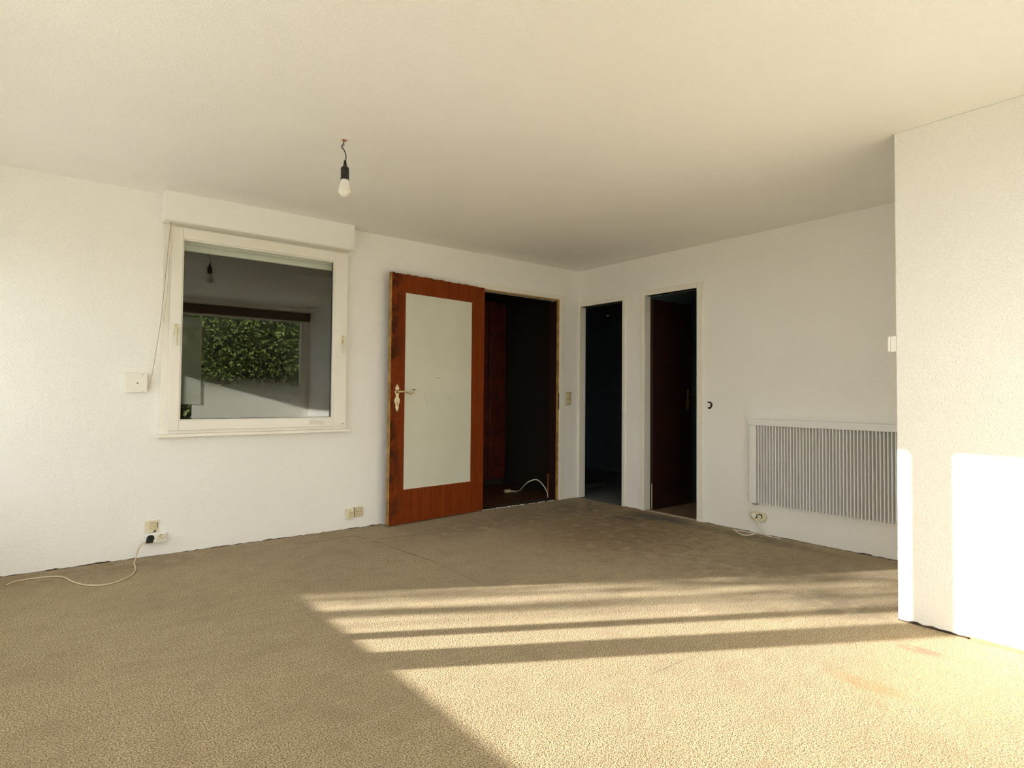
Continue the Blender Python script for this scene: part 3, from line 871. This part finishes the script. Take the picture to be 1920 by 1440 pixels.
# open junction box with wire ends
jb = empty('junction_hole', at_B(2.984, 1.005), ON_B, 'small open wiring hole with white connector in the right wall', 'wiring hole')
hp = []
rnd = random.Random(8)
for i in range(18):
    a = 2 * math.pi * i / 18
    r = rnd.uniform(0.030, 0.037)
    hp.append((r * math.cos(a) * 0.85, r * math.sin(a)))
build('hole', MB().prism(hp, -0.0015, 0.0), M['dark_gap'], jb)
build('connector', MB().box(-0.024, 0.010, -0.012, -0.001, -0.014, 0.018), M['plastic'], jb, 0.003)
build('wire_end', MB().tube([(-0.006, -0.006, -0.012), (-0.012, -0.012, -0.022), (-0.016, -0.006, -0.028)], 0.003, 6), M['cable_white'], jb, smooth=True)

# surface switch on the narrow end of the partition
th = empty('room_thermostat', (XC + 0.001, YC, 1.350), 0.0, 'white surface thermostat box on the end of the partition', 'thermostat')
build('housing', MB().box(0.0, 0.078, 0.0, 0.024, -0.039, 0.039), M['plastic'], th, 0.002)
build('cover', MB().box(0.001, 0.077, 0.0255, 0.038, -0.038, 0.038), M['plastic'], th, 0.003)
build('seam', MB().box(0.002, 0.076, 0.0235, 0.026, -0.037, 0.037), M['ivory'], th)
build('dial', MB().lathe([(0.016, 0.038), (0.015, 0.045)], 20, 'y', (0.045, 0, 0.0)), M['plastic'], th)

# ------------------------------------------------------------------ things in the dark rooms
wr = empty('wardrobe', (3.395, 5.80, -0.004), 0.0, 'dark red wooden wardrobe standing in the hall behind the brown door', 'wardrobe')
build('carcass', MB().box(0, 1.05, 0.025, 0.29, 0.06, 2.2), M['mahogany'], wr, 0.003)
build('plinth', MB().box(0.01, 1.04, 0.04, 0.28, 0.0, 0.06), M['dark_gap'], wr)
for a in (0.0, 0.265, 0.53, 0.795):
    build('door_panel', MB().box(a + 0.006, a + 0.249, 0.0, 0.0245, 0.10, 2.15), M['mahogany'], wr, 0.004)

hcab = tag(empty('hall_cable', (0, 0, 0)), 'white cable arching over the hall floor just behind the doorway', 'cable')
build('cable_run', MB().tube([(4.195, 4.735, 0.004), (4.215, 4.77, 0.055), (4.20, 4.82, 0.125), (4.15, 4.86, 0.178), (4.09, 4.90, 0.165), (4.08, 4.98, 0.115), (4.14, 5.12, 0.04), (4.18, 5.24, 0.004), (4.16, 5.27, 0.004), (4.10, 5.26, 0.006)], 0.0055, 8), M['cable_white'], hcab, smooth=True)
build('plug', MB().box(4.02, 4.10, 5.235, 5.275, 0.0, 0.034), M['cable_beige'], hcab, 0.008)
tag(box('wood_offcut', (4.380, 4.455, 4.935, 4.955, -0.004, 0.215), simple('orange_wood', (0.55, 0.20, 0.08), 0.5, var=0.2, scale=20), bevel=0.002), 'short reddish wooden batten leaning in the hall behind white cable', 'wood')
tag(box('flat_carton', (5.02, 5.32, 4.98, 5.36, -0.003, 0.045), M['carton'], bevel=0.004), 'flat dark carton on the floor of the dark corner room', 'box')

# ------------------------------------------------------------------ windows the light comes through (beside and behind the camera)
w3 = empty('window_3', (0, 0, 0), kind='structure', label='wide low window in the left wall that lets the sun in')
y0, y1, z0, z1 = WIN_D
def dbox(name, a, b, c, e, mat, t0=-0.07, t1=-0.02, bev=0.0):
    return box(name, (XD + t0, XD + t1, a, b, c, e), mat, w3, bev)
for a, b in ((y0 - 0.06, y0), (y1, y1 + 0.06)):
    box('frame_post', (XD - 0.03, XD + 0.012, a, b, z0 - 0.06, z1 + 0.06), M['pvc'], w3, 0.003)
for a, b in ((z0 - 0.06, z0), (z1, z1 + 0.06)):
    box('frame_rail', (XD - 0.03, XD + 0.012, y0, y1, a, b), M['pvc'], w3, 0.003)
box('mullion', (XD - 0.03, XD + 0.008, 3.580, 3.648, z0, z1), M['pvc'], w3, 0.003)
box('mullion', (XD - 0.03, XD + 0.008, 3.216, 3.402, z0, z1), M['pvc'], w3, 0.003)
for a, b in ((3.648, y1), (3.402, 3.580), (y0, 3.216)):
    box('glass_pane', (XD - 0.016, XD - 0.012, a, b, z0, z1), M['clear_glass'], w3)
box('sill', (XD, XD + 0.05, y0 - 0.08, y1 + 0.08, z0 - 0.09, z0 - 0.0605), M['pvc'], w3, 0.004)

w2 = empty('window_2', (0, 0, 0), kind='structure', label='glazed front behind the camera, mirrored in the interior window')
x0, x1, z0, z1 = WIN_R
for a, b in ((x0, x0 + 0.06), (1.36, 1.42), (x1 - 0.05, x1)):
    box('frame_post', (a, b, YR - 0.08, YR - 0.01, z0, z1), M['pvc'], w2, 0.003)
for a, b in ((x0 + 0.06, 1.36), (1.42, x1 - 0.05)):
    box('frame_rail', (a, b, YR - 0.08, YR - 0.01, z0, z0 + 0.07), M['pvc'], w2, 0.003)
    box('frame_rail', (a, b, YR - 0.08, YR - 0.01, z1 - 0.04, z1), M['pvc'], w2, 0.003)
    box('glass_pane', (a, b, YR - 0.05, YR - 0.046, z0 + 0.07, z1 - 0.04), M['clear_glass'], w2)
box('dust_film', (1.66, x1 - 0.05, YR - 0.008, YR - 0.006, z0, z1 - 0.01), M['net'], w2)
box('hanging_film', (1.44, 1.765, YR + 0.020, YR + 0.022, 0.905, 2.13), M['net_dense'], w2)
w4 = empty('fill_window', (0, 0, 0), kind='structure', label='unseen glazed garden door added behind the partition for fill light')
x0, x1, z0, z1 = WIN_FILL
for a, b in ((x0, x0 + 0.06), (x1 - 0.06, x1)):
    box('frame_post', (a, b, YR - 0.08, YR - 0.01, z0, z1), M['pvc'], w4, 0.003)
for a, b in ((z0, z0 + 0.09), (z1 - 0.06, z1)):
    box('frame_rail', (x0 + 0.06, x1 - 0.06, YR - 0.08, YR - 0.01, a, b), M['pvc'], w4, 0.003)
box('glass_pane', (x0 + 0.06, x1 - 0.06, YR - 0.05, YR - 0.046, z0 + 0.09, z1 - 0.06), M['clear_glass'], w4)
struct(box('lintel_shade', (-0.66, XC - 0.005, YR, YR + 0.02, 2.20, 2.330), simple('painted_lintel_shade', (0.10, 0.06, 0.035), 0.6, var=0.2, scale=10), bevel=0.002), 'dark brown board added over the garden glazing as painted lintel shade')  # board added to paint in the shade of the backlit lintel
cr = empty('curtain_rail', (0, 0, 0), 0, 'white curtain rail under the ceiling, mirrored in the window pane', 'curtain rail')
build('rail', MB().box(-0.60, XC - 0.004, YR + 0.24, YR + 0.30, 2.318, 2.352), M['pvc'], cr, 0.004)
for x in (-0.3, 0.9, 2.1, 3.15):
    build('bracket', MB().box(x, x + 0.03, YR + 0.255, YR + 0.285, 2.352, H), M['pvc'], cr)

# ------------------------------------------------------------------ garden
struct(box('ground', (-40, 40, -40, 50, -0.5, -0.14), M['soil']))
struct(box('bounce_terrace', (-6.5, 9.0, -2.6, 9.0, -0.14, -0.125), simple('bounce_paving', (0.50, 0.48, 0.43), 0.9, var=0.1, scale=3)))  # unseen pale slab added to bounce sunlight up to the ceiling
def leaves(mb, rnd, c, n, size, spread):
    for _ in range(n):
        p = Vector((c[0] + rnd.gauss(0, spread[0]), c[1] + rnd.gauss(0, spread[1]), c[2] + rnd.gauss(0, spread[2])))
        if p.z < -0.1:
            continue
        a = Vector((rnd.gauss(0, 1), rnd.gauss(0, 1), rnd.gauss(0, 0.7))).normalized()
        b = a.orthogonal().normalized()
        b = (b + a.cross(b) * rnd.uniform(-2, 2)).normalized()
        s = size * rnd.uniform(0.6, 1.3)
        q = a.cross(b) * s * 0.12
        mb.add([p, p + a * s * 0.45 + b * s * 0.26 + q, p + a * s, p + a * s * 0.45 - b * s * 0.26 + q], [(0, 1, 2), (0, 2, 3)])
rnd = random.Random(21)
hg = empty('hedge', (0, 0, -0.14), 0, 'dense dark green hedge outside, mirrored in the window pane', 'hedge')
lf = MB()
for i in range(330):
    c = (rnd.uniform(1.75, 4.6), -3.1 + rnd.gauss(0, 0.25) - 0.0, abs(rnd.gauss(1.8, 0.75)) % 3.0 + 0.15)
    leaves(lf, rnd, c, 26, 0.085, (0.20, 0.16, 0.20))
o = build('foliage', lf, M['leaf'], hg)
o['kind'] = 'stuff'
br = MB()
for i in range(20):
    x = rnd.uniform(1.75, 4.6)
    y = -3.3 + rnd.uniform(-0.2, 0.35)
    pts = [(x, y, 0)]
    for k in range(1, 5):
        pts.append((pts[-1][0] + rnd.uniform(-0.25, 0.25), pts[-1][1] + rnd.uniform(-0.12, 0.12), k * 0.62))
    br.tube(pts, lambda t: 0.022 * (1 - 0.8 * t) + 0.003, 6, 3)
build('branch', br, M['bark'], hg)['kind'] = 'stuff'
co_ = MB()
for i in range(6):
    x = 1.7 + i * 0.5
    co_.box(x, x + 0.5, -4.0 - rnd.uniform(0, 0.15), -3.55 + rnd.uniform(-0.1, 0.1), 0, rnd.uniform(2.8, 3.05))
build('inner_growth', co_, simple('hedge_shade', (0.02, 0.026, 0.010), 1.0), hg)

sh = empty('shrub', (-5.4, 6.75, -0.14), 0, 'leafy garden shrub outside the left window', 'shrub')
tw = MB()
lv = MB()
rnd = random.Random(4)
base = Vector((-5.4, 6.75, -0.14))
tips = []
while len(tips) < 23:
    # where the crown stands, counted from the left window along the low sun
    y, z, far = rnd.uniform(3.68, 4.5), rnd.uniform(0.78, 2.05), rnd.uniform(3.6, 6.4)
    if z < (0.90 if y > 3.98 else 1.08) or rnd.random() > min(1, (z - 0.60) / 0.5):
        continue
    p = Vector((XD - 0.870 * 0.9718 * far, y + 0.493 * 0.9718 * far, z + 0.2358 * far)) - base
    tips.append(p)
for i, tip in enumerate(tips):
    mid = tip * 0.5 + Vector((rnd.uniform(-.2, .2), rnd.uniform(-.2, .2), 0.1))
    tw.tube([(0.1 * math.cos(i), 0.1 * math.sin(i), 0), mid, tip], lambda t: 0.016 * (1 - t) + 0.004, 6, 5)
    leaves(lv, rnd, tip, 26, 0.10, (0.17, 0.13, 0.075))
build('stem', tw, M['bark'], sh)
build('foliage', lv, M['twig_leaf'], sh)['kind'] = 'stuff'
